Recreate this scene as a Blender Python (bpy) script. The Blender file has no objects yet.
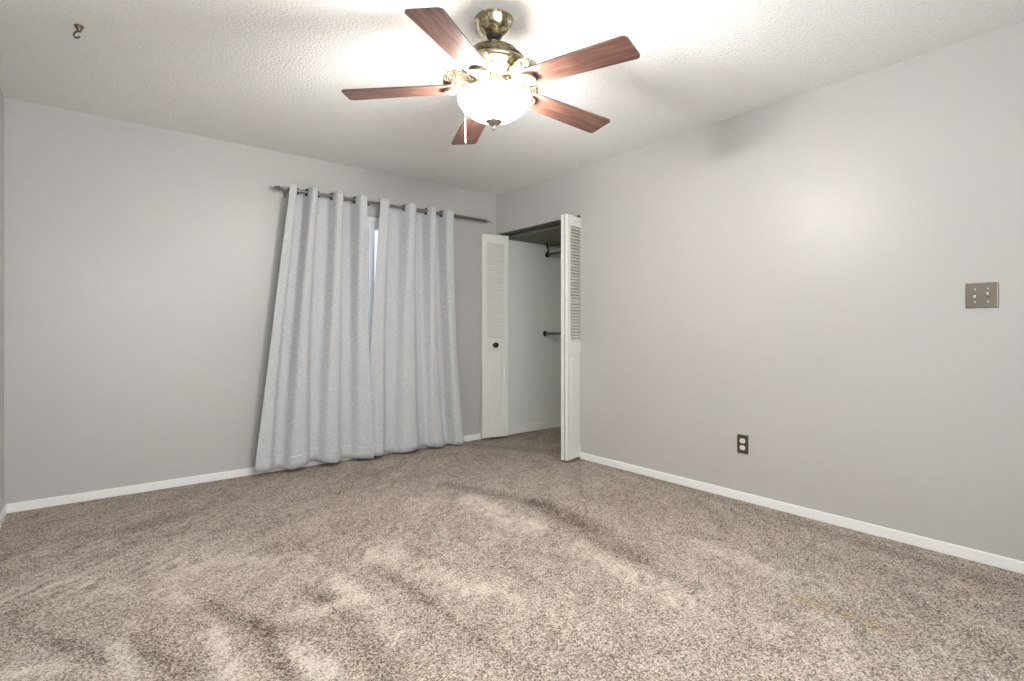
import bpy, bmesh, math, random
import numpy as np
from mathutils import Vector, Matrix, noise as mnoise
random.seed(4)
PI = math.pi
C = bpy.context.scene.collection

# ------------------------------------------------------------------ camera
CAM = Vector((-3.228, -4.288, 1.076))
cd = bpy.data.cameras.new('camera')
cam = bpy.data.objects.new('camera', cd); C.objects.link(cam)
cam.location = CAM
cam.rotation_euler = (PI/2, 0, -math.radians(38.69))
cd.sensor_width = 36; cd.lens = 531/1024*36
cd.shift_y = -10.5/1024
cd.clip_start = 0.02
bpy.context.scene.camera = cam

# ------------------------------------------------------------------ world, exposure
w = bpy.data.worlds.new('sky'); bpy.context.scene.world = w
w.use_nodes = True
bg = w.node_tree.nodes['Background']
bg.inputs[0].default_value = (0.80, 0.89, 1.0, 1); bg.inputs[1].default_value = 0.55
sc = bpy.context.scene
sc.view_settings.view_transform = 'Standard'
sc.view_settings.look = 'None'
sc.view_settings.gamma = 1
sc.view_settings.use_curve_mapping = False
sc.view_settings.exposure = 1.17
sc.cycles.use_denoising = True
sc.cycles.max_bounces = 14
sc.cycles.diffuse_bounces = 10
sc.cycles.sample_clamp_indirect = 6
BULB_W = 23.5       # each of the three bulbs in the fan's bowl
BOWL_E = 14.0        # glow of the lit glass bowl

# added fill light in a made-up opening of the wall behind the camera
FILL_GAP = (-3.50, -1.50, 0.85, 2.10)
dl = bpy.data.lights.new('added_fill_light', 'AREA'); dl.shape = 'RECTANGLE'
dl.size = FILL_GAP[1]-FILL_GAP[0]-0.1; dl.size_y = FILL_GAP[3]-FILL_GAP[2]-0.1; dl.energy = 26.0; dl.color = (0.95, 0.98, 1.0)
do = bpy.data.objects.new('added_fill_light', dl); C.objects.link(do)
do.location = ((FILL_GAP[0]+FILL_GAP[1])/2, -4.83-0.10, (FILL_GAP[2]+FILL_GAP[3])/2); do.rotation_euler = (PI/2, 0, 0)

H = 2.44             # ceiling height
XL, YF = -3.606, -4.83
FX, FY = -1.829, -2.415   # fan axis

# ------------------------------------------------------------------ material helpers
def mat(name, col=(0.8, 0.8, 0.8), rough=0.5, metal=0.0, spec=0.5):
    m = bpy.data.materials.new(name); m.use_nodes = True
    b = m.node_tree.nodes['Principled BSDF']
    b.inputs['Base Color'].default_value = (*col, 1)
    b.inputs['Roughness'].default_value = rough
    b.inputs['Metallic'].default_value = metal
    b.inputs['Specular IOR Level'].default_value = spec
    return m
def N(m, t, **kw):
    n = m.node_tree.nodes.new(t)
    for k, v in kw.items():
        if k in n.inputs.keys(): n.inputs[k].default_value = v
        else: setattr(n, k, v)
    return n
def L(m, a, b): m.node_tree.links.new(a, b)
def B(m): return m.node_tree.nodes['Principled BSDF']
def ramp(m, fac, stops):
    r = N(m, 'ShaderNodeValToRGB')
    e = r.color_ramp.elements
    e[0].position, e[0].color = stops[0][0], (*stops[0][1], 1)
    e[1].position, e[1].color = stops[-1][0], (*stops[-1][1], 1)
    for p, c in stops[1:-1]:
        q = e.new(p); q.color = (*c, 1)
    L(m, fac, r.inputs[0]); return r.outputs[0]
def bump(m, h, strength, dist):
    b = N(m, 'ShaderNodeBump', Strength=strength, Distance=dist)
    L(m, h, b.inputs['Height']); L(m, b.outputs[0], B(m).inputs['Normal'])
    return b
def coords(m, kind='Object', scale=(1, 1, 1)):
    t = N(m, 'ShaderNodeTexCoord'); mp = N(m, 'ShaderNodeMapping')
    mp.inputs['Scale'].default_value = scale
    L(m, t.outputs[kind], mp.inputs[0]); return mp.outputs[0]
def noise(m, co, scale, detail=3, rough=0.5, dist=0.0):
    n = N(m, 'ShaderNodeTexNoise', Scale=scale, Detail=detail, Roughness=rough, Distortion=dist)
    L(m, co, n.inputs['Vector']); return n.outputs[0]

# walls: satin greige paint with faint roller texture
def paint(name, a, b, rough=0.39):
    m = mat(name, a, rough)
    co = coords(m)
    L(m, ramp(m, noise(m, co, 0.9, 3), [(0.3, a), (0.7, b)]), B(m).inputs['Base Color'])
    bump(m, noise(m, co, 130, 3), 0.10, 0.002)
    return m
M_wall = paint('greige_paint', (0.480, 0.473, 0.460), (0.502, 0.495, 0.482))
M_closet = paint('closet_paint', (0.80, 0.825, 0.80), (0.83, 0.85, 0.825), 0.5)
M_closet_top = paint('closet_top_shade', (0.15, 0.15, 0.12), (0.18, 0.175, 0.14), 0.6)  # shadow under the closet ceiling put into a dark olive base colour
M_white = mat('white_trim_paint', (0.88, 0.88, 0.865), 0.32)
_c = coords(M_white); bump(M_white, noise(M_white, _c, 60, 3), 0.05, 0.002)
M_door = mat('white_door_paint', (0.74, 0.745, 0.70), 0.42)
_c = coords(M_door); bump(M_door, noise(M_door, _c, 45, 3), 0.06, 0.002)
M_ceil = mat('stippled_ceiling', (0.74, 0.735, 0.72), 0.9)
_c = coords(M_ceil)
_n1 = noise(M_ceil, _c, 75, 4, 0.6)
L(M_ceil, ramp(M_ceil, _n1, [(0.35, (0.86, 0.855, 0.84)), (0.65, (0.92, 0.915, 0.905))]), B(M_ceil).inputs['Base Color'])
bump(M_ceil, _n1, 0.75, 0.014)

# ------------------------------------------------------------------ mesh helpers
class MB:
    def __init__(s): s.bm = bmesh.new()
    def box(s, c, d, M=None, bevel=0.0, seg=2):
        r = bmesh.ops.create_cube(s.bm, size=1)
        vs = r['verts']
        for v in vs: v.co = Vector((v.co.x*d[0]+c[0], v.co.y*d[1]+c[1], v.co.z*d[2]+c[2]))
        if bevel > 0:
            es = list({e for v in vs for e in v.link_edges})
            rr = bmesh.ops.bevel(s.bm, geom=es, offset=bevel, segments=seg, affect='EDGES', profile=0.5)
            vs = [v for v in rr['verts']]
            vs = list({v for f in rr['faces'] for v in f.verts} | set(vs))
        if M is not None:
            for v in vs: v.co = M @ v.co
        return s
    def mm(s, lo, hi, **k):
        return s.box([(a+b)/2 for a, b in zip(lo, hi)], [b-a for a, b in zip(lo, hi)], **k)
    def lathe(s, prof, c=(0, 0, 0), n=48, M=None, ax=None, capped=True):
        rings = []
        for r, z in prof:
            rings.append([s.bm.verts.new((max(r, 1e-5)*math.cos(2*PI*i/n), max(r, 1e-5)*math.sin(2*PI*i/n), z)) for i in range(n)])
        for a, b in zip(rings, rings[1:]):
            for i in range(n):
                s.bm.faces.new((a[i], a[(i+1) % n], b[(i+1) % n], b[i]))
        if capped:
            s.bm.faces.new(rings[0][::-1]); s.bm.faces.new(rings[-1])
        T = Matrix.Translation(c) @ (M if M is not None else Matrix())
        for r in rings:
            for v in r: v.co = T @ v.co
        return s
    def tube(s, pts, r, n=12, closed=False, flat=None):
        pts = [Vector(p) for p in pts]; rings = []
        m = len(pts); up = Vector((0, 0, 1)); prev = None
        for i, p in enumerate(pts):
            if closed: t = pts[(i+1) % m]-pts[i-1]
            else: t = pts[min(i+1, m-1)]-pts[max(i-1, 0)]
            t.normalize()
            a = (up if abs(t.z) < 0.9 else Vector((1, 0, 0))) if prev is None else prev
            x = (a - t*a.dot(t)).normalized(); prev = x; y = t.cross(x)
            rr = r[i] if isinstance(r, (list, tuple)) else r
            rings.append([s.bm.verts.new(p + x*rr*math.cos(2*PI*k/n) + y*rr*math.sin(2*PI*k/n)) for k in range(n)])
        pairs = list(zip(rings, rings[1:])) + ([(rings[-1], rings[0])] if closed else [])
        for a, b in pairs:
            for i in range(n): s.bm.faces.new((a[i], a[(i+1) % n], b[(i+1) % n], b[i]))
        if not closed:
            s.bm.faces.new(rings[0][::-1]); s.bm.faces.new(rings[-1])
        return s
    def prism(s, outline, z0, z1, M=None):
        a = [s.bm.verts.new((x, y, z0)) for x, y in outline]
        b = [s.bm.verts.new((x, y, z1)) for x, y in outline]
        k = len(a)
        s.bm.faces.new(a[::-1]); s.bm.faces.new(b)
        for i in range(k): s.bm.faces.new((a[i], a[(i+1) % k], b[(i+1) % k], b[i]))
        if M is not None:
            for v in a+b: v.co = M @ v.co
        return s
    def sphere(s, c, r, sc=(1, 1, 1), n=16):
        q = bmesh.ops.create_uvsphere(s.bm, u_segments=n, v_segments=n//2+2, radius=r)
        for v in q['verts']: v.co = Vector((v.co.x*sc[0]+c[0], v.co.y*sc[1]+c[1], v.co.z*sc[2]+c[2]))
        return s
    def build(s, name, m, parent=None, smooth=False, angle=35):
        bmesh.ops.recalc_face_normals(s.bm, faces=s.bm.faces)
        me = bpy.data.meshes.new(name); s.bm.to_mesh(me); s.bm.free()
        if m: me.materials.append(m)
        if smooth:
            me.shade_smooth()
            me.set_sharp_from_angle(angle=math.radians(angle))
        o = bpy.data.objects.new(name, me); C.objects.link(o)
        if parent: o.parent = parent
        return o
def struct(o, label=None, cat=None):
    o['kind'] = 'structure'
    if label: o['label'] = label
    if cat: o['category'] = cat
    return o
def thing(name, label, cat, loc=(0, 0, 0), group=None, rot=(0, 0, 0)):
    o = bpy.data.objects.new(name, None); C.objects.link(o)
    o.location = loc; o.rotation_euler = rot; o.empty_display_size = 0.05
    o['label'] = label; o['category'] = cat
    if group: o['group'] = group
    return o

# ------------------------------------------------------------------ room shell
T = 0.12
WX0, WX1, WZ0, WZ1 = -1.98, -0.74, 0.80, 2.045      # window opening
OY0, OY1, OZ = -1.172, -0.030, 2.042                 # closet opening in the right wall
CX1 = 1.12                                           # closet depth
b = MB()
b.mm((XL-T, 0, 0), (WX0, T, H)); b.mm((WX1, 0, 0), (T, T, H))
b.mm((WX0, 0, 0), (WX1, T, WZ0)); b.mm((WX0, 0, WZ1), (WX1, T, H))
struct(b.build('wall_back', M_wall), 'greige painted wall behind the curtains', 'wall')
b = MB()
b.mm((0, YF, 0), (T, OY0, H)); b.mm((0, OY0, OZ), (T, OY1, H)); b.mm((0, OY1, 0), (T, 0, H))
struct(b.build('wall_right', M_wall), 'greige painted wall with the closet opening, light switch and outlet', 'wall')
struct(MB().mm((XL-T, YF, 0), (XL, 0, H)).build('wall_left', M_wall), 'greige wall at the extreme left edge of the view', 'wall')
b = MB(); b.mm((XL-T, YF-T, 0), (FILL_GAP[0], YF, H)); b.mm((FILL_GAP[1], YF-T, 0), (T, YF, H))  # opening left only for the added fill light
b.mm((FILL_GAP[0], YF-T, 0), (FILL_GAP[1], YF, FILL_GAP[2])); b.mm((FILL_GAP[0], YF-T, FILL_GAP[3]), (FILL_GAP[1], YF, H))
struct(b.build('wall_front', M_wall), 'greige wall behind the viewer', 'wall')
struct(MB().mm((XL-T, YF-T, H), (T, T, H+0.1)).build('ceiling', M_ceil), 'white stippled ceiling carrying the fan', 'ceiling')
# closet shell
b = MB(); b.mm((T, 0, 0), (CX1+T, T, OZ+0.3))
struct(b.build('wall_closet_left', M_closet), 'pale grey closet side wall seen between the bifold doors', 'wall')
struct(MB().mm((CX1, -1.7, 0), (CX1+T, 0, OZ+0.3)).build('wall_closet_back', M_closet))
struct(MB().mm((T, -1.7-T, 0), (CX1+T, -1.7, OZ+0.3)).build('wall_closet_right', M_closet))
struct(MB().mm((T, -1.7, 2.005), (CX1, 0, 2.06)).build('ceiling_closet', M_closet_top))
b = MB(); b.mm((T, -0.013, 0), (CX1, 0, 0.075), bevel=0.004)
struct(b.build('baseboard_closet', M_white), 'white baseboard along the closet side wall', 'baseboard')

# baseboards
BH = 0.056
def baseboard(name, lo, hi, label):
    o = MB().mm(lo, hi, bevel=0.005).build(name, M_white)
    return struct(o, label, 'baseboard')
baseboard('baseboard_back', (XL, -0.014, 0), (0.0, 0, BH), 'white baseboard running behind the curtain hems')
baseboard('baseboard_right', (-0.014, YF, 0), (0, OY0, BH), 'white baseboard below the outlet and switch')
baseboard('baseboard_left', (XL, YF, 0), (XL+0.014, -0.014, BH), 'white baseboard at the extreme left edge')
baseboard('baseboard_front', (XL+0.014, YF, 0), (-0.014, YF+0.014, BH), 'white baseboard behind the viewer')

# ------------------------------------------------------------------ carpet
F = Vector((0.6247, 0.7809, 0)); R = Vector((0.7809, -0.6247, 0))
def floor_pt(px, py):
    d = CAM.z*531/(py-330.0); r = (px-512)/531*d
    p = CAM + F*d + R*r
    return np.array([p.x, p.y])
g = 0.02
xs = np.arange(XL, CX1+T+g, g); ys = np.arange(YF, g, g)
GX, GY = np.meshgrid(xs, ys)
pile_and_light = np.zeros_like(GX)
def stroke(a, b_, wpx, amt, soft=0.6):
    A, Bq = floor_pt(*a), floor_pt(*b_)
    D = Bq-A; l2 = max((D**2).sum(), 1e-9)
    t = np.clip(((GX-A[0])*D[0]+(GY-A[1])*D[1])/l2, 0, 1)
    dx = GX-(A[0]+t*D[0]); dy = GY-(A[1]+t*D[1])
    my = (a[1]+b_[1])/2; wm = wpx*(CAM.z*531/(my-330))/531
    dist = np.sqrt(dx*dx+dy*dy)/wm
    return amt*np.exp(-(dist**3)*soft)
dark = [((446, 484), (545, 505), 9, .7), ((540, 503), (632, 556), 16, .95), ((560, 512), (600, 530), 12, .5), ((379, 568), (430, 602), 7, .9), ((430, 602), (480, 640), 5, .8),
        ((305, 588), (325, 600), 9, .6), ((325, 598), (362, 622), 10, .9), ((271, 628), (372, 637), 6, .8), ((258, 620), (292, 684), 8, 1.0),
        ((368, 645), (400, 690), 16, .8), ((460, 538), (549, 588), 2.5, .6), ((412, 548), (430, 553), 5, .6), ((136, 528), (192, 512), 12, .8),
        ((22, 560), (72, 554), 3, .8), ((135, 640), (185, 672), 13, .9), ((212, 604), (262, 632), 9, .8), ((0, 612), (60, 650), 8, .4), ((60, 640), (120, 665), 9, .7),
        ((590, 520), (700, 500), 5, .2), ((690, 533), (720, 540), 6, .5), ((500, 545), (560, 560), 5, .4), ((745, 645), (775, 650), 7, .6), ((480, 640), (560, 690), 10, .5),
        ((895, 580), (930, 584), 5, .5), ((980, 640), (1020, 672), 18, .5), ((600, 462), (1024, 592), 9, .55), ((300, 500), (440, 470), 8, .3),
        ((0, 530), (250, 484), 7, .25), ((480, 446), (560, 452), 8, .5), ((600, 660), (700, 640), 6, .3), ((350, 480), (330, 505), 8, .3), ((640, 560), (700, 590), 5, .4)]
light = [((40, 590), (200, 560), 40, .6), ((0, 560), (150, 540), 14, .25), ((308, 612), (340, 604), 10, .8), ((300, 650), (330, 672), 11, .9), ((340, 580), (400, 640), 13, .7), ((470, 500), (540, 530), 14, .7), ((120, 645), (130, 690), 9, .9),  # broad first stroke paints in light missing from the front-left floor
         ((10, 676), (55, 668), 11, .9), ((215, 635), (235, 690), 10, .9), ((165, 590), (180, 600), 9, .6), ((360, 545), (480, 590), 14, .5), ((580, 545), (680, 600), 14, .5),
         ((420, 500), (380, 560), 12, .4), ((700, 545), (830, 590), 12, .4), ((240, 560), (300, 560), 12, .4), ((500, 590), (600, 640), 14, .3), ((80, 580), (110, 590), 10, .3)]
for a in dark: pile_and_light -= stroke(*a)*0.60
for a in light: pile_and_light += stroke(*a)*0.85
stain = stroke((850, 617), (892, 630), 9, .8) + stroke((805, 600), (842, 612), 10, .45)
# ragged edges
rag = np.empty_like(pile_and_light)
for i in range(GX.shape[0]):
    for j in range(GX.shape[1]):
        x, y = GX[i, j], GY[i, j]
        u = x*0.72+y*0.69; v = -x*0.69+y*0.72
        rag[i, j] = mnoise.noise((u*3.0, v*9.0, 0))*0.8 + mnoise.noise((u*14, v*30, 3))*1.1 + mnoise.noise((x*1.2, y*1.2, 9))*0.5
pile_and_light = np.clip(0.5 + 0.30*(pile_and_light*(0.95+1.1*rag) + rag*0.40), 0, 1)
stain = np.clip(stain*(0.7+1.2*rag), 0, 1)
nv = GX.size; ny, nx = GX.shape
co = np.stack([GX, GY, np.zeros_like(GX)], -1).reshape(-1, 3)
idx = np.arange(nv).reshape(ny, nx)
fc = np.stack([idx[:-1, :-1], idx[:-1, 1:], idx[1:, 1:], idx[1:, :-1]], -1).reshape(-1, 4)
me = bpy.data.meshes.new('floor')
me.from_pydata(co.tolist(), [], fc.tolist())
for nm, arr in (('pile_lay_and_light', pile_and_light), ('stain', stain)):
    at = me.attributes.new(nm, 'FLOAT', 'POINT'); at.data.foreach_set('value', arr.reshape(-1).astype(np.float32))
M_car = mat('frieze_carpet', (0.4, 0.34, 0.29), 1.0, spec=0.05)
co_ = coords(M_car)
big = N(M_car, 'ShaderNodeTexNoise', Scale=125.0, Detail=2.0, Roughness=0.6, Distortion=1.0); L(M_car, co_, big.inputs['Vector'])
vor = N(M_car, 'ShaderNodeTexVoronoi', Scale=210.0); L(M_car, co_, vor.inputs['Vector'])
sep = N(M_car, 'ShaderNodeSeparateColor'); L(M_car, vor.outputs['Color'], sep.inputs[0])
mx = N(M_car, 'ShaderNodeMix', data_type='FLOAT'); mx.inputs[0].default_value = 0.42
L(M_car, big.outputs[0], mx.inputs[2]); L(M_car, sep.outputs[0], mx.inputs[3])
at = N(M_car, 'ShaderNodeAttribute', attribute_name='pile_lay_and_light')
sh = N(M_car, 'ShaderNodeMath', operation='MULTIPLY_ADD'); L(M_car, at.outputs['Fac'], sh.inputs[0]); sh.inputs[1].default_value = 0.62; sh.inputs[2].default_value = -0.31
ad = N(M_car, 'ShaderNodeMath', operation='ADD'); L(M_car, mx.outputs[0], ad.inputs[0]); L(M_car, sh.outputs[0], ad.inputs[1])
colr = ramp(M_car, ad.outputs[0], [(0.20, (0.09, 0.066, 0.050)), (0.38, (0.27, 0.218, 0.178)), (0.53, (0.515, 0.44, 0.372)), (0.75, (0.79, 0.715, 0.635))])
st = N(M_car, 'ShaderNodeAttribute', attribute_name='stain')
mc = N(M_car, 'ShaderNodeMix', data_type='RGBA', blend_type='MULTIPLY')
L(M_car, st.outputs['Fac'], mc.inputs[0]); L(M_car, colr, mc.inputs[6]); mc.inputs[7].default_value = (0.85, 0.76, 0.55, 1)
L(M_car, mc.outputs[2], B(M_car).inputs['Base Color'])
bump(M_car, mx.outputs[0], 0.9, 0.012)
me.materials.append(M_car)
fl = bpy.data.objects.new('floor', me); C.objects.link(fl)
struct(fl, 'beige brown carpet with vacuum tracks', 'carpet')

# ------------------------------------------------------------------ window
pxl = lambda px, y: (lambda d: (CAM.x + d[0]*(y-CAM.y)/d[1]))(((px-512)*0.7809+531*0.6247, -(px-512)*0.6247+531*0.7809))
M_frame = mat('white_vinyl', (0.82, 0.83, 0.84), 0.35)
M_glass = mat('window_glass', (1, 1, 1), 0.02)
B(M_glass).inputs['Transmission Weight'].default_value = 1.0
B(M_glass).inputs['IOR'].default_value = 1.02
win = struct(thing('window_1', 'white framed sliding window glimpsed between the two curtains', 'window', ((WX0+WX1)/2, 0.06, WZ0)))
wc = win.location
def wl(p): return (p[0]-wc.x, p[1]-wc.y, p[2]-wc.z)
b = MB()
for lo, hi in (((WX0, 0.012, WZ0), (WX0+0.045, 0.10, WZ1)), ((WX1-0.045, 0.012, WZ0), (WX1, 0.10, WZ1)),
               ((WX0, 0.012, WZ0), (WX1, 0.10, WZ0+0.045)), ((WX0, 0.012, WZ1-0.045), (WX1, 0.10, WZ1))):
    b.mm(wl(lo), wl(hi), bevel=0.003)
b.build('window_frame', M_frame, win)
xm = pxl(374.4, 0.042)-0.004
for (x0, x1, yy, nm) in ((WX0+0.045, xm+0.004, 0.030, 'sash'), (xm-0.046, WX1-0.045, 0.064, 'sash')):
    b = MB(); s = 0.05
    y0, y1 = yy, yy+0.028
    z0, z1 = WZ0+0.045, WZ1-0.045
    for lo, hi in (((x0, y0, z0), (x0+s, y1, z1)), ((x1-s, y0, z0), (x1, y1, z1)), ((x0+s, y0, z0), (x1-s, y1, z0+s)), ((x0+s, y0, z1-s), (x1-s, y1, z1))):
        b.mm(wl(lo), wl(hi), bevel=0.002)
    so = b.build('sash', M_frame, win)
    MB().mm(wl((x0+s, yy+0.011, z0+s)), wl((x1-s, yy+0.015, z1-s))).build('pane', M_glass, so)

# ------------------------------------------------------------------ curtains and rod
M_fab = mat('linen_grey', (0.46, 0.475, 0.485), 0.95, spec=0.1)
co_ = coords(M_fab, 'UV')
wv = N(M_fab, 'ShaderNodeTexNoise', Scale=1.0, Detail=3.0, Roughness=0.7)
mp = N(M_fab, 'ShaderNodeMapping'); mp.inputs['Scale'].default_value = (45, 230, 1); L(M_fab, co_, mp.inputs[0]); L(M_fab, mp.outputs[0], wv.inputs['Vector'])
wv2 = N(M_fab, 'ShaderNodeTexNoise', Scale=1.0, Detail=3.0, Roughness=0.7)
mp2 = N(M_fab, 'ShaderNodeMapping'); mp2.inputs['Scale'].default_value = (230, 45, 1); L(M_fab, co_, mp2.inputs[0]); L(M_fab, mp2.outputs[0], wv2.inputs['Vector'])
am = N(M_fab, 'ShaderNodeMath', operation='ADD'); L(M_fab, wv.outputs[0], am.inputs[0]); L(M_fab, wv2.outputs[0], am.inputs[1])
hf = N(M_fab, 'ShaderNodeMath', operation='MULTIPLY'); L(M_fab, am.outputs[0], hf.inputs[0]); hf.inputs[1].default_value = 0.5
L(M_fab, ramp(M_fab, hf.outputs[0], [(0.35, (0.40, 0.41, 0.42)), (0.62, (0.65, 0.66, 0.67))]), B(M_fab).inputs['Base Color'])
bump(M_fab, hf.outputs[0], 0.4, 0.002)
B(M_fab).inputs['Sheen Weight'].default_value = 0.15
M_nickel = mat('brushed_nickel', (0.34, 0.32, 0.30), 0.32, 1.0)
M_ring = mat('dark_grommet_metal', (0.07, 0.065, 0.06), 0.35, 1.0)

RY, RZ = -0.092, 2.140
ROD0, ROD1 = -2.075, -0.225
rod = thing('curtain_rod', 'brushed metal curtain rod with pointed finials above the window', 'curtain rod', ((ROD0+ROD1)/2, RY, RZ))
rc = rod.location
MB().tube([(ROD0-rc.x, 0, 0), (0.12, 0, 0)], 0.0120, 20).tube([(0.12, 0, 0), (ROD1-rc.x, 0, 0)], 0.0145, 20).build('rod', M_nickel, rod, True)
RYM = Matrix.Rotation(PI/2, 4, 'Y')
fp = [(0.0135, 0), (0.0135, 0.010), (0.008, 0.014), (0.008, 0.018), (0.017, 0.024), (0.019, 0.032), (0.013, 0.040), (0.008, 0.044), (0.012, 0.050), (0.013, 0.054), (0.007, 0.062), (0.0045, 0.080), (0.0015, 0.105)]
MB().lathe(fp, (ROD1-rc.x, 0, 0), 24, RYM).build('finial', M_nickel, rod, True)
MB().lathe(fp, (ROD0-rc.x, 0, 0), 24, Matrix.Rotation(-PI/2, 4, 'Y')).build('finial', M_nickel, rod, True)
for bx in (ROD0+0.03, -1.392, ROD1-0.37):
    x = bx-rc.x; b = MB()
    b.mm((x-0.011, -RY-0.005, -0.045), (x+0.011, -RY, 0.03), bevel=0.002)
    b.tube([(x, -RY-0.004, -0.018), (x, 0.03, -0.020), (x, 0.008, -0.020), (x, 0.0, -0.019)], 0.0055, 10)
    b.tube([(x, 0.014*math.cos(t), 0.014*math.sin(t)) for t in np.linspace(PI*1.0+.3, 2*PI+0.6, 12)], 0.004, 8)
    b.build('bracket', M_nickel, rod, True)

def curtain(label, xt0, xt1, xb0, xb1, peaks, xseed, group, hem, edge, bowl, bowr):
    """a cloth on a grommet rod; peaks: front folds' x at the rod as fractions of the width"""
    root = thing('curtain', label, 'curtain', ((xt0+xt1)/2, RY, 0), group)
    # phase knots: front crest = 0, 2pi ... with recess half way
    knots = []
    for k, p in enumerate(peaks):
        knots.append((p, 2*PI*k))
        if k < len(peaks)-1: knots.append(((p+peaks[k+1])/2, 2*PI*k+PI))
    ku = [k[0] for k in knots]; kp = [k[1] for k in knots]
    def phase(u):
        return float(np.interp(u, ku, kp))
    nu, nvv = 260, 150
    ztop, zbot = RZ+0.033, 0.014
    verts, uvs = [], []
    for j in range(nvv+1):
        v = j/nvv
        for i in range(nu+1):
            u = i/nu
            ph = phase(u)
            # folds loosen, wander and merge further down
            wander = mnoise.noise((u*2.2+xseed, v*0.9, 1.7))*v*1.5
            ph2 = ph + wander
            c1 = math.cos(ph2)
            s = 2*((1+c1)/2)**(1.6-0.95*v)-1
            s = math.tanh(1.9*s)/math.tanh(1.9)
            amp = 0.026*(1-v)**1.2 + 0.048 + 0.012*mnoise.noise((u*3+xseed, 4.4, v*1.5))
            amp *= (0.75+0.25*(1-v))
            d = amp*s + edge(u, v)
            low = mnoise.noise((u*5.0+xseed*3, v*1.6, 5.0))*0.042*v + mnoise.noise((u*11+xseed, v*2.4, 8.0))*0.012*v
            wr = mnoise.noise((u*9+xseed, v*26, 2.0))*0.0040*(0.3+v)+mnoise.noise((u*30, v*34+xseed, 6.0))*0.0010
            x = (xt0+(xt1-xt0)*u)*(1-v) + (xb0+(xb1-xb0)*u)*v
            bow = (bowl*(1-u) + bowr*u)*math.sin(PI*v)
            # fabric doubles back near the rod: S-shaped pleats
            x += bow
            y = RY - d - low - wr
            zh = hem(u)
            z = ztop*(1-v) + (zbot+zh)*v
            y = min(y, -0.020)
            verts.append((x-root.location.x, y-RY, z)); uvs.append((u*0.95, v*2.15))
    faces = []
    for j in range(nvv):
        for i in range(nu):
            a = j*(nu+1)+i; faces.append((a, a+1, a+nu+2, a+nu+1))
    me = bpy.data.meshes.new('fabric_panel'); me.from_pydata(verts, [], faces)
    uvl = me.uv_layers.new(name='UVMap')
    for l in me.loops: uvl.data[l.index].uv = uvs[l.vertex_index]
    me.materials.append(M_fab); me.shade_smooth()
    o = bpy.data.objects.new('fabric_panel', me); C.objects.link(o); o.parent = root
    md = o.modifiers.new('thickness', 'SOLIDIFY'); md.thickness = 0.004; md.offset = 0
    # stitched bottom hem
    hv = []; K = nu+1
    rows = [nvv-7, nvv]
    hf_, hvts = [], []
    for i in range(nu+1):
        for rj in (nvv-7, nvv-6, nvv-3, nvv):
            x, y, z = verts[rj*K+i]; hvts.append((x, y-0.0030, z-(0.001 if rj == nvv else 0)))
    for i in range(nu):
        for k in range(3):
            a = i*4+k; hf_.append((a, a+1, a+5, a+4))
    me2 = bpy.data.meshes.new('hem'); me2.from_pydata(hvts, [], hf_)
    uvl = me2.uv_layers.new(name='UVMap')
    for l in me2.loops:
        q = hvts[l.vertex_index]; uvl.data[l.index].uv = (q[0], q[2])
    me2.materials.append(M_fab); me2.shade_smooth()
    h = bpy.data.objects.new('hem', me2); C.objects.link(h); h.parent = root
    md = h.modifiers.new('thickness', 'SOLIDIFY'); md.thickness = 0.001
    # grommets where the cloth crosses the rod (cos = 0)
    first = None
    zrel = (ztop-RZ)/(ztop-zbot)
    for k in range(len(peaks)-1):
        for t in (0.5, 1.5):
            target = 2*PI*k+(1.27 if t == 0.5 else 2*PI-1.27)
            u = float(np.interp(target, kp, ku))
            x = xt0+(xt1-xt0)*u
            ang = math.radians(62) * (1 if t == 1.5 else -1)
            if first is None:
                b = MB(); b.tube([(0, 0.0235*math.cos(a), 0.0235*math.sin(a)) for a in np.linspace(0, 2*PI, 28, endpoint=False)], 0.0068, 10, closed=True)
                first = gm = b.build('grommet', M_ring, root, True)
            else:
                gm = first.copy(); C.objects.link(gm); gm.parent = root
            gm.location = (x-root.location.x, 0, RZ)
            gm.rotation_euler = (0, 0, math.radians(48) * (1 if t == 1.5 else -1))
    return root
grp = 'grey grommet curtains on the rod'
def hemL(u):
    return 0.008 + 0.030*max(0, 1-u/0.3) + 0.035*math.exp(-((u-0.47)/0.13)**2) + 0.008*math.exp(-((u-0.8)/0.1)**2)
def hemR(u):
    return 0.010*math.exp(-((u-0.12)/0.1)**2) + 0.018*math.exp(-((u-0.55)/0.14)**2) + 0.025*max(0, 1-u/0.1)
pkL = [pxl(p, -0.15) for p in (295.5, 315, 341, 363)]
x0, x1 = pxl(289.5, -0.13), pxl(366.5, -0.15)
curtain('left grey linen grommet curtain, its hem flaring out over the carpet', x0, x1, pxl(253.5, -0.09), pxl(371.5, -0.12), [(p-x0)/(x1-x0) for p in pkL], 1.3, grp, hemL, lambda u, v: 0.022*v*max(0, (u-0.8)/0.2), 0.0, -0.010)
pkR = [pxl(p, -0.15) for p in (386, 414, 434.5, 449)]
x0, x1 = pxl(379, -0.13), pxl(452, -0.13)
curtain('right grey linen grommet curtain, the one nearer the closet', x0, x1, pxl(367.5, -0.10), pxl(461.5, -0.10), [(p-x0)/(x1-x0) for p in pkR], 7.9, grp, hemR, lambda u, v: -0.045*min(1, v*1.6)*max(0, 1-u/0.14), -0.006, -0.035)

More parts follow.
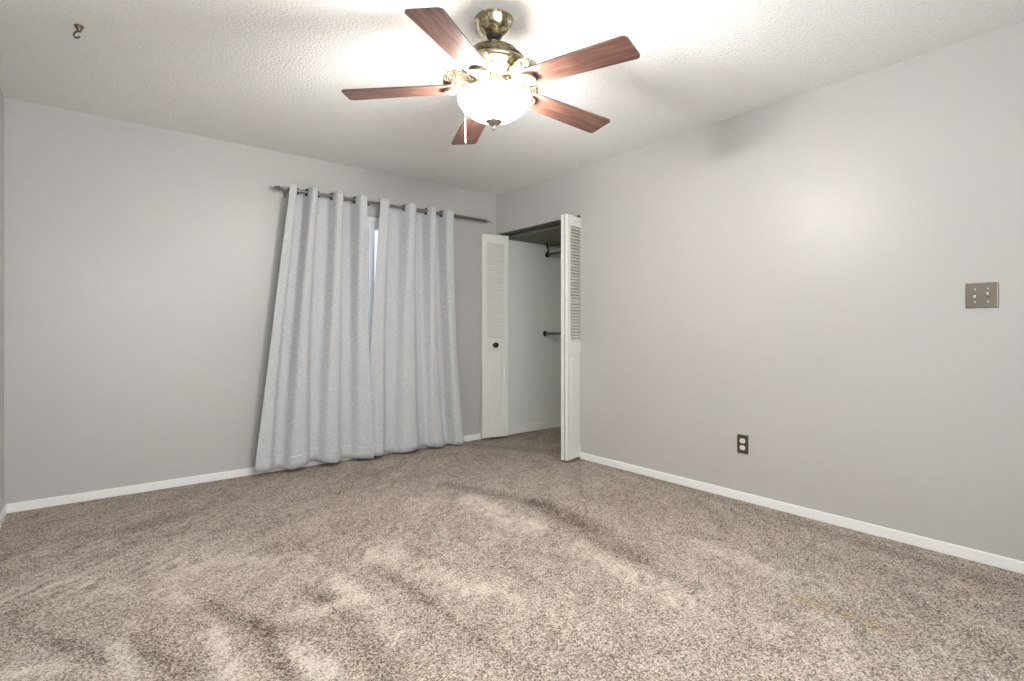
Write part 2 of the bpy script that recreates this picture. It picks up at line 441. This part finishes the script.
# ------------------------------------------------------------------ bifold closet doors
M_bronze = mat('dark_bronze', (0.055, 0.047, 0.04), 0.3, 0.9)
PW, PT, PH0, PH1 = 0.283, 0.028, 0.022, 2.012
def door_panel(a, b_, parent, knob=None, tilt=52):
    """a louvred panel whose centre line runs from a to b_ on the floor plan; slats tip towards +local y"""
    a = Vector((*a, 0)); b_ = Vector((*b_, 0)); d = b_-a; w_ = d.length
    ang = math.atan2(d.y, d.x)
    M = Matrix.Translation(a) @ Matrix.Rotation(ang, 4, 'Z')
    m = MB(); s = 0.048; ht = PT/2
    for lo, hi in (((0, -ht, PH0), (s, ht, PH1)), ((w_-s, -ht, PH0), (w_, ht, PH1)),
                   ((s, -ht, PH1-0.085), (w_-s, ht, PH1)), ((s, -ht, 0.885), (w_-s, ht, 0.985)), ((s, -ht, PH0), (w_-s, ht, 0.135))):
        m.mm(lo, hi, M=M, bevel=0.0025)
    # solid lower field, recessed with a raised centre
    m.mm((s, -0.006, 0.135), (w_-s, 0.006, 0.885), M=M)
    m.mm((s+0.022, -0.0105, 0.160), (w_-s-0.022, 0.0105, 0.860), M=M, bevel=0.004)
    z = 0.985+0.012; n = 37; step = (PH1-0.085-0.985)/n
    for i in range(n):
        zz = 0.985+step*(i+0.5)
        Ms = M @ Matrix.Translation((w_/2, 0, zz)) @ Matrix.Rotation(math.radians(tilt), 4, 'X')
        m.box((0, 0, 0), (w_-2*s+0.004, 0.031, 0.0065), M=Ms)
    o = m.build('door_panel', M_door, parent)
    if knob:
        kx, side = knob
        Mk = M @ Matrix.Translation((kx, side*ht, 0.928)) @ Matrix.Rotation(-side*PI/2, 4, 'X')
        kb = MB(); kb.lathe([(0.024, 0.0), (0.024, 0.003), (0.009, 0.006), (0.008, 0.014), (0.022, 0.020), (0.027, 0.027), (0.025, 0.034), (0.016, 0.038), (0.001, 0.038)], n=28, M=Mk)
        ko = kb.build('knob', M_bronze, o, True)
        ko['label'] = 'dark bronze round knob'
    return o
d1 = struct(thing('door_1', 'white louvred bifold closet door folded into the corner, round dark knob on it', 'closet door', (0, 0, 0)))
door_panel((0.075, -0.024), (-0.204, -0.022), d1, None, 60)
door_panel((-0.222, -0.063), (0.056, -0.126), d1, (0.134, -1), 60)
d2 = struct(thing('door_2', 'white louvred bifold closet door folded out edge-on beside the long wall', 'closet door', (0, 0, 0)))
door_panel((-0.212, -1.222), (0.058, -1.150), d2, None, 38)
door_panel((0.056, -1.108), (-0.219, -1.184), d2)
for dd, (xa, ya), (xb, yb) in ((d1, (-0.203, -0.036), (-0.213, -0.046)), (d2, (-0.216, -1.210), (-0.221, -1.196))):
    for z in (0.2, 1.0, 1.82):
        MB().tube([((xa+xb)/2-0.004, (ya+yb)/2, z-0.035), ((xa+xb)/2-0.004, (ya+yb)/2, z+0.035)], 0.004, 10).build('hinge', M_door, dd, True)
# head track in the opening
M_trk = mat('dark_track_metal', (0.16, 0.155, 0.14), 0.5, 0.7)
tr = MB()
tr.mm((0.035, OY0+0.002, OZ-0.016), (0.039, OY1-0.002, OZ)); tr.mm((0.085, OY0+0.002, OZ-0.016), (0.089, OY1-0.002, OZ)); tr.mm((0.035, OY0+0.002, OZ-0.003), (0.089, OY1-0.002, OZ))
struct(tr.build('trim_1', M_trk), 'dark metal head track above the bifold doors', 'door track')

# ------------------------------------------------------------------ closet rods
M_rodm = mat('aged_steel', (0.20, 0.195, 0.175), 0.4, 0.85)
RX90 = Matrix.Rotation(PI/2, 4, 'X')
def closet_rod(x, z, label, bracket):
    t = thing('closet_rod', label, 'closet rod', (x, 0, z), 'closet hanging rods')
    MB().tube([(0, -0.004, 0), (0, -1.699, 0)], 0.0155, 20).build('rod', M_rodm, t, True)
    for yy, sgn in ((0.0, 1), (-1.7, -1)):
        MB().lathe([(0.031, 0), (0.031, 0.004), (0.023, 0.007), (0.022, 0.020), (0.019, 0.021)], (0, yy, 0), 28, RX90 if sgn > 0 else Matrix.Rotation(-PI/2, 4, 'X')).build('end_cup', M_bronze, t, True)
    return t
closet_rod(0.667, 1.037, 'lower closet rod at waist height', False)
t = closet_rod(0.700, 1.898, 'upper closet rod just below the closet ceiling, held by a bent strap', True)
strap = MB().tube([(-0.10, -0.10, 0.106), (-0.085, -0.085, 0.085), (-0.045, -0.06, 0.060), (-0.02, -0.035, 0.040), (-0.012, -0.03, 0.018), (0.0, -0.025, 0.0)], [0.011, 0.010, 0.009, 0.008, 0.009, 0.012], 10).build('strap', M_bronze, t, True)
MB().tube([(-0.06, -0.065, 0.075), (-0.06, -1.5, 0.075)], 0.0045, 10).build('support_wire', M_bronze, t, True)

# ------------------------------------------------------------------ outlet, switch, ceiling hook
M_brz = mat('antique_bronze_plate', (0.17, 0.135, 0.10), 0.38, 0.85)
M_pew = mat('brushed_pewter_plate', (0.25, 0.225, 0.19), 0.34, 0.9)
M_ivory = mat('white_plastic', (0.80, 0.76, 0.72), 0.35)
M_slot = mat('dark_slot', (0.02, 0.02, 0.02), 0.6)
o_ = thing('wall_outlet', 'small bronze duplex outlet plate low on the long right wall', 'outlet', (0, -2.586, 0.357))
MB().mm((-0.006, -0.036, -0.059), (0, 0.036, 0.059), bevel=0.0025).build('cover_plate', M_brz, o_)
for dz in (0.0215, -0.0215):
    b = MB(); pr = []
    for a in np.linspace(0, 2*PI, 32, endpoint=False):
        pr.append((0.0172*math.cos(a), max(-0.0142, min(0.0142, 0.0172*math.sin(a)))))
    b.prism(pr, 0, 0.003, Matrix.Translation((-0.006, 0, dz)) @ Matrix.Rotation(-PI/2, 4, 'Y') @ Matrix.Rotation(PI/2, 4, 'Z'))
    rc_ = b.build('receptacle', M_ivory, o_)
    MB().mm((-0.0095, -0.0078, dz-0.002), (-0.0088, -0.0058, dz+0.007)).build('slot', M_slot, rc_)
    MB().mm((-0.0095, 0.0055, dz-0.002), (-0.0088, 0.0075, dz+0.006)).build('slot', M_slot, rc_)
    MB().lathe([(0.0024, 0), (0.0024, 0.0006)], (-0.0094, 0, dz-0.008), 12, Matrix.Rotation(PI/2, 4, 'Y')).build('slot', M_slot, rc_)
MB().lathe([(0.0035, 0), (0.0030, 0.0014), (0.0008, 0.0016)], (-0.0058, 0, 0), 16, Matrix.Rotation(-PI/2, 4, 'Y')).build('screw', M_brz, o_, True)
s_ = thing('light_switch', 'pewter two-gang toggle switch plate on the right wall near its end', 'light switch', (0, -3.730, 1.236))
MB().mm((-0.006, -0.058, -0.058), (0, 0.058, 0.058), bevel=0.0035, seg=3).build('cover_plate', M_pew, s_)
M_tog = mat('almond_toggle', (0.74, 0.70, 0.66), 0.3)
for dy, up in ((0.023, 1), (-0.023, -1)):
    MB().mm((-0.0068, dy-0.0052, -0.012), (-0.0058, dy+0.0052, 0.012)).build('slot_surround', M_brz, s_)
    Mt = Matrix.Translation((-0.006, dy, 0)) @ Matrix.Rotation(math.radians(-28*up), 4, 'Y')
    MB().mm((-0.017, -0.0042, -0.005), (0.0, 0.0042, 0.005), M=Mt, bevel=0.0015).build('toggle', M_tog, s_)
    for dz in (0.030, -0.030):
        MB().lathe([(0.0036, 0), (0.0032, 0.0014), (0.0008, 0.0017)], (-0.0058, dy, dz), 14, Matrix.Rotation(-PI/2, 4, 'Y')).build('screw', M_tog, s_, True)
hk = thing('ceiling_hook', 'small dark swag hook screwed into the ceiling at upper left', 'hook', (-3.255, -1.215, H))
MB().lathe([(0.017, 0), (0.0175, -0.003), (0.013, -0.010), (0.009, -0.020), (0.008, -0.026), (0.001, -0.027)], n=24).build('cap', M_brz, hk, True)
hp = [(0, 0, -0.024)] + [(-0.010*0.78+0.0135*math.cos(a)*0.78, (0.0135*math.cos(a)-0.010)*-0.62, -0.040+0.0135*math.sin(a)) for a in np.linspace(1.9, 5.8, 14)]
MB().tube(hp, [0.0035]*(len(hp)-2)+[0.0045, 0.0055], 10).build('hook_wire', M_brz, hk, True)

# ------------------------------------------------------------------ ceiling fan
M_brass = mat('aged_brass', (0.62, 0.55, 0.40), 0.34, 1.0)
_c = coords(M_brass); _n = noise(M_brass, _c, 38, 4, 0.6, 1.2)
L(M_brass, ramp(M_brass, _n, [(0.36, (0.26, 0.22, 0.14)), (0.56, (0.62, 0.57, 0.46))]), B(M_brass).inputs['Base Color'])
M_canopy = mat('polished_antique_brass', (0.5, 0.44, 0.27), 0.24, 1.0)
_c = coords(M_canopy); _n = noise(M_canopy, _c, 26, 4, 0.6, 1.6)
L(M_canopy, ramp(M_canopy, _n, [(0.38, (0.20, 0.17, 0.09)), (0.58, (0.62, 0.56, 0.38))]), B(M_canopy).inputs['Base Color'])
M_motor = mat('motor_brass', (0.5, 0.44, 0.27), 0.24, 1.0)
_c = coords(M_motor); _n = noise(M_motor, _c, 30, 4, 0.6, 1.0)
L(M_motor, ramp(M_motor, _n, [(0.38, (0.17, 0.14, 0.08)), (0.58, (0.42, 0.38, 0.28))]), B(M_motor).inputs['Base Color'])
M_dark = mat('dark_recess', (0.035, 0.028, 0.022), 0.5, 0.3)
M_wood = mat('cherry_blade', (0.20, 0.06, 0.035), 0.40)
co_ = coords(M_wood, 'UV')
mp = N(M_wood, 'ShaderNodeMapping'); mp.inputs['Scale'].default_value = (2.2, 30, 1); L(M_wood, co_, mp.inputs[0])
n1 = N(M_wood, 'ShaderNodeTexNoise', Scale=2.0, Detail=6.0, Roughness=0.62, Distortion=0.7); L(M_wood, mp.outputs[0], n1.inputs['Vector'])
L(M_wood, ramp(M_wood, n1.outputs[0], [(0.28, (0.065, 0.032, 0.024)), (0.5, (0.150, 0.070, 0.050)), (0.72, (0.27, 0.140, 0.105))]), B(M_wood).inputs['Base Color'])
fan = thing('ceiling_fan', 'five-blade ceiling fan with reddish wood blades, brass motor and lit bowl', 'ceiling fan', (FX, FY, H))
# canopy: rim, flared cup
MB().lathe([(0.085, 0.0), (0.0865, -0.004), (0.084, -0.008), (0.080, -0.012), (0.076, -0.030), (0.064, -0.050), (0.047, -0.064), (0.040, -0.070), (0.036, -0.074), (0.024, -0.070), (0.02, -0.050)], n=64).build('canopy', M_canopy, fan, True)
cs0 = None
for k in range(4):
    a = k*PI/2+0.5
    if cs0 is None:
        cs0 = q = MB().sphere((0, 0, 0), 0.006, n=12).build('canopy_screw', M_brass, fan, True)
    else:
        q = cs0.copy(); C.objects.link(q)
    q.location = (0.077*math.cos(a), 0.077*math.sin(a), -0.030)
MB().lathe([(0.030, -0.062), (0.033, -0.072), (0.027, -0.084), (0.016, -0.090)], n=40).build('hanger_ball', M_dark, fan, True)
MB().lathe([(0.013, -0.06), (0.013, -0.15)], n=24).build('downrod', M_brass, fan, True)
Z = lambda z: z-H
motor = MB().lathe([(0.020, Z(2.335)), (0.028, Z(2.330)), (0.032, Z(2.316)), (0.058, Z(2.308)), (0.094, Z(2.300)), (0.108, Z(2.292)), (0.112, Z(2.286)), (0.108, Z(2.282)), (0.122, Z(2.276)), (0.134, Z(2.266)), (0.138, Z(2.258)),
   (0.133, Z(2.251)), (0.130, Z(2.248)), (0.141, Z(2.243)), (0.146, Z(2.234)), (0.144, Z(2.226)), (0.136, Z(2.219)), (0.128, Z(2.214)), (0.112, Z(2.196)), (0.098, Z(2.184)), (0.100, Z(2.178)), (0.092, Z(2.170)), (0.074, Z(2.166))], n=96)
mo = motor.build('motor_housing', M_motor, fan, True)
# flutes of the vent band
M_vent = mat('vent_dark', (0.16, 0.13, 0.10), 0.4, 0.7)
vb = MB()
for k in range(30):
    a = 2*PI*k/30
    Mv = Matrix.Rotation(a, 4, 'Z') @ Matrix.Translation((0.1165, 0, Z(2.1985))) @ Matrix.Rotation(math.radians(-42), 4, 'Y')
    vb.box((0, 0, 0), (0.006, 0.0075, 0.020), M=Mv, bevel=0.002)
v_ = vb.build('vent_band', M_vent, mo)
MB().lathe([(0.080, Z(2.170)), (0.082, Z(2.150)), (0.088, Z(2.146)), (0.086, Z(2.140)), (0.076, Z(2.134)), (0.070, Z(2.112)), (0.074, Z(2.106))], n=64).build('switch_housing', M_brass, fan, True)
fit = MB().lathe([(0.074, Z(2.112)), (0.088, Z(2.110)), (0.090, Z(2.104)), (0.074, Z(2.102))], n=64)
fit.build('light_fitter', M_brass, fan, True)

def blade_outline():
    r0, r1, w0, w1 = 0.160, 0.657, 0.116, 0.144
    pts = []
    def arc(cx, cy, r, a0, a1, n=7):
        for a in np.linspace(a0, a1, n): pts.append((cx+r*math.cos(a), cy+r*math.sin(a)))
    rc = 0.020
    arc(r1-rc, -w1/2+rc, rc, -PI/2, 0); arc(r1-rc, w1/2-rc, rc, 0, PI/2)
    rr = 0.035
    arc(r0+rr, w0/2-rr, rr, PI/2, PI); arc(r0+rr, -w0/2+rr, rr, PI, 1.5*PI)
    return pts
PITCH = math.radians(8)
ZB = 2.138
TILT = Matrix.Translation((0.16, 0, 0)) @ Matrix.Rotation(math.radians(2.8), 4, 'Y') @ Matrix.Translation((-0.16, 0, 0))
proto = {}
def make_blade(k):
    ang = math.radians(-36.9+72*k-38.69)
    M = Matrix.Rotation(ang, 4, 'Z')
    if not proto:
        # everything in the arm's own frame: x outwards
        Mb = Matrix.Translation((0, 0, Z(ZB))) @ TILT @ Matrix.Rotation(PITCH*-1, 4, 'X')
        b = MB(); b.prism(blade_outline(), -0.003, 0.003, Mb)
        o = b.build('blade', M_wood, fan)
        uvl = o.data.uv_layers.new(name='UVMap')
        for l in o.data.loops:
            v = o.data.vertices[l.vertex_index].co; uvl.data[l.index].uv = (v.x, v.y)
        # blade iron: vaulted scroll arm above, round ended shoe under the blade
        b = MB()
        path = [(0.088, 2.172), (0.104, 2.190), (0.136, 2.206), (0.172, 2.210), (0.204, 2.203), (0.224, 2.184), (0.222, 2.160), (0.206, 2.150), (0.184, 2.143)]
        wd = [0.050, 0.060, 0.072, 0.080, 0.082, 0.080, 0.076, 0.070, 0.064]
        prev = None
        pa = [Vector((p[0], 0, Z(p[1]))) for p in path]
        nseg = 9; rows = []
        for i, p in enumerate(pa):
            t = (pa[min(i+1, len(pa)-1)]-pa[max(i-1, 0)]).normalized(); nrm = Vector((-t.z, 0, t.x))
            row = []
            for side in (1, -1):
                for q in range(nseg):
                    f = (q/(nseg-1)-0.5)*2*side
                    edge = 0.010*(f*f)      # crowned cross-section
                    row.append(b.bm.verts.new(p + Vector((0, f*wd[i]/2, 0)) + nrm*(side*0.0035-edge)))
            rows.append(row)
        K = 2*nseg
        for r1_, r2_ in zip(rows, rows[1:]):
            for q in range(K): b.bm.faces.new((r1_[q], r1_[(q+1) % K], r2_[(q+1) % K], r2_[q]))
        b.bm.faces.new(rows[0][::-1]); b.bm.faces.new(rows[-1])
        # side volutes
        for sy in (-1, 1):
            sp = []
            for a in np.linspace(0, 3.6*PI, 34):
                rr = 0.024*(1-a/(4.3*PI))
                sp.append((0.180+rr*math.cos(a+0.3), sy*0.034, Z(2.172)+rr*math.sin(a+0.3)))
            b.tube(sp, 0.0040, 8)
        Ms = Matrix.Translation((0, 0, Z(ZB))) @ TILT @ Matrix.Rotation(-PITCH, 4, 'X')
        out = [(0.085, -0.022), (0.120, -0.024), (0.150, -0.034), (0.172, -0.043)] + [(0.176+0.044*math.cos(a), 0.043*math.sin(a)) for a in np.linspace(-PI/2, PI/2, 19)] + [(0.172, 0.043), (0.150, 0.034), (0.120, 0.024), (0.085, 0.022)]
        b.prism(out, -0.010, -0.0035, Ms)
        b.tube([Ms @ Vector((0.176+0.040*math.cos(a), 0.039*math.sin(a), -0.0105)) for a in np.linspace(-PI/2, PI/2, 19)], 0.0042, 8)
        b.tube([(0.080, 0, Z(2.158)), (0.100, 0, Z(2.136)), (0.125, 0, Z(2.116))], [0.016, 0.014, 0.012], 12)
        io = b.build('blade_iron', M_brass, fan, True, 40)
        io['label'] = 'scrolled brass bracket holding a blade'
        so = []
        for (x, y) in ((0.165, 0.020), (0.165, -0.020), (0.200, 0.0)):
            q = Ms @ Vector((x, y, -0.0105))
            so.append(MB().sphere(q, 0.0058, (1, 1, 0.5), 12).build('screw', M_brass, io, True))
        proto['b'], proto['i'], proto['s'] = o, io, so
    else:
        o = proto['b'].copy(); io = proto['i'].copy(); so = [q.copy() for q in proto['s']]
        for q in (o, io, *so): C.objects.link(q)
        o.parent = fan; io.parent = fan
        for q in so: q.parent = io
    o.rotation_euler = (0, 0, ang); io.rotation_euler = (0, 0, ang)
for k in range(5): make_blade(k)

# glass bowl, lit
M_bowl = mat('lit_alabaster_glass', (0.85, 0.80, 0.70), 0.35)
B(M_bowl).inputs['Emission Color'].default_value = (1.0, 0.97, 0.925, 1)
B(M_bowl).inputs['Emission Strength'].default_value = BOWL_E
_tr = N(M_bowl, 'ShaderNodeBsdfTransparent'); _mx = N(M_bowl, 'ShaderNodeMixShader'); _mx.inputs[0].default_value = 0.55
L(M_bowl, B(M_bowl).outputs[0], _mx.inputs[1]); L(M_bowl, _tr.outputs[0], _mx.inputs[2])
L(M_bowl, _mx.outputs[0], M_bowl.node_tree.nodes['Material Output'].inputs[0])
outer = [(r_*0.965, z_) for r_, z_ in [(0.162, Z(2.098)), (0.165, Z(2.094)), (0.164, Z(2.086)), (0.158, Z(2.070)), (0.144, Z(2.050)), (0.124, Z(2.032)), (0.098, Z(2.016)), (0.070, Z(2.004)), (0.042, Z(1.996)), (0.020, Z(1.993)), (0.004, Z(1.992))]]
inner = [(r*0.965 if r > 0.02 else r, z+0.004) for r, z in outer][::-1]
MB().lathe(outer+inner, n=72, capped=False).build('glass_bowl', M_bowl, fan, True, 60)
MB().lathe([(0.002, Z(2.004)), (0.036, Z(1.997)), (0.039, Z(1.992)), (0.034, Z(1.988)), (0.025, Z(1.983)), (0.014, Z(1.976)), (0.007, Z(1.972)), (0.010, Z(1.967)), (0.009, Z(1.961)), (0.004, Z(1.956)), (0.001, Z(1.953))], n=36).build('finial', M_brass, fan, True)
# pull chains: beads on a string
M_chain = mat('chain_metal', (0.75, 0.71, 0.62), 0.3, 1.0)
def chain(rel_r, rel_f, z0, z1):
    p = R*rel_r + F*rel_f
    b = MB(); b.tube([(p.x*0.62, p.y*0.62, Z(2.142)), (p.x*0.9, p.y*0.9, Z(2.138)), (p.x, p.y, Z(2.128)), (p.x, p.y, Z(z1))], 0.0008, 6)
    z = z0
    while z > z1:
        b.sphere((p.x, p.y, Z(z)), 0.0015, n=6); z -= 0.0055
    b.lathe([(0.0012, 0.004), (0.0028, 0), (0.0034, -0.010), (0.0022, -0.016), (0.0005, -0.017)], (p.x, p.y, Z(z1)), 10)
    b.build('pull_chain', M_chain, fan, True)
chain(-0.136, 0.112, 2.125, 1.952)
# three bulbs in the bowl
M_bulb = mat('bulb', (1, 1, 1), 0.3)
B(M_bulb).inputs['Emission Color'].default_value = (1, 0.94, 0.85, 1)
B(M_bulb).inputs['Emission Strength'].default_value = 6
for k in range(3):
    a = 2*PI*k/3+0.4
    x, y = 0.050*math.cos(a), 0.050*math.sin(a)
    bb = MB(); bb.lathe([(0.010, Z(2.104)), (0.011, Z(2.088)), (0.015, Z(2.080))], (x, y, 0), 16); bb.build('bulb_socket', M_ivory, fan, True)
    ld = bpy.data.lights.new('bulb_light', 'POINT'); ld.energy = BULB_W; ld.shadow_soft_size = 0.035; ld.color = (1.0, 0.985, 0.965)
    lo = bpy.data.objects.new('bulb_light', ld); C.objects.link(lo); lo.parent = fan; lo.location = (x*1.1, y*1.1, Z(2.062))
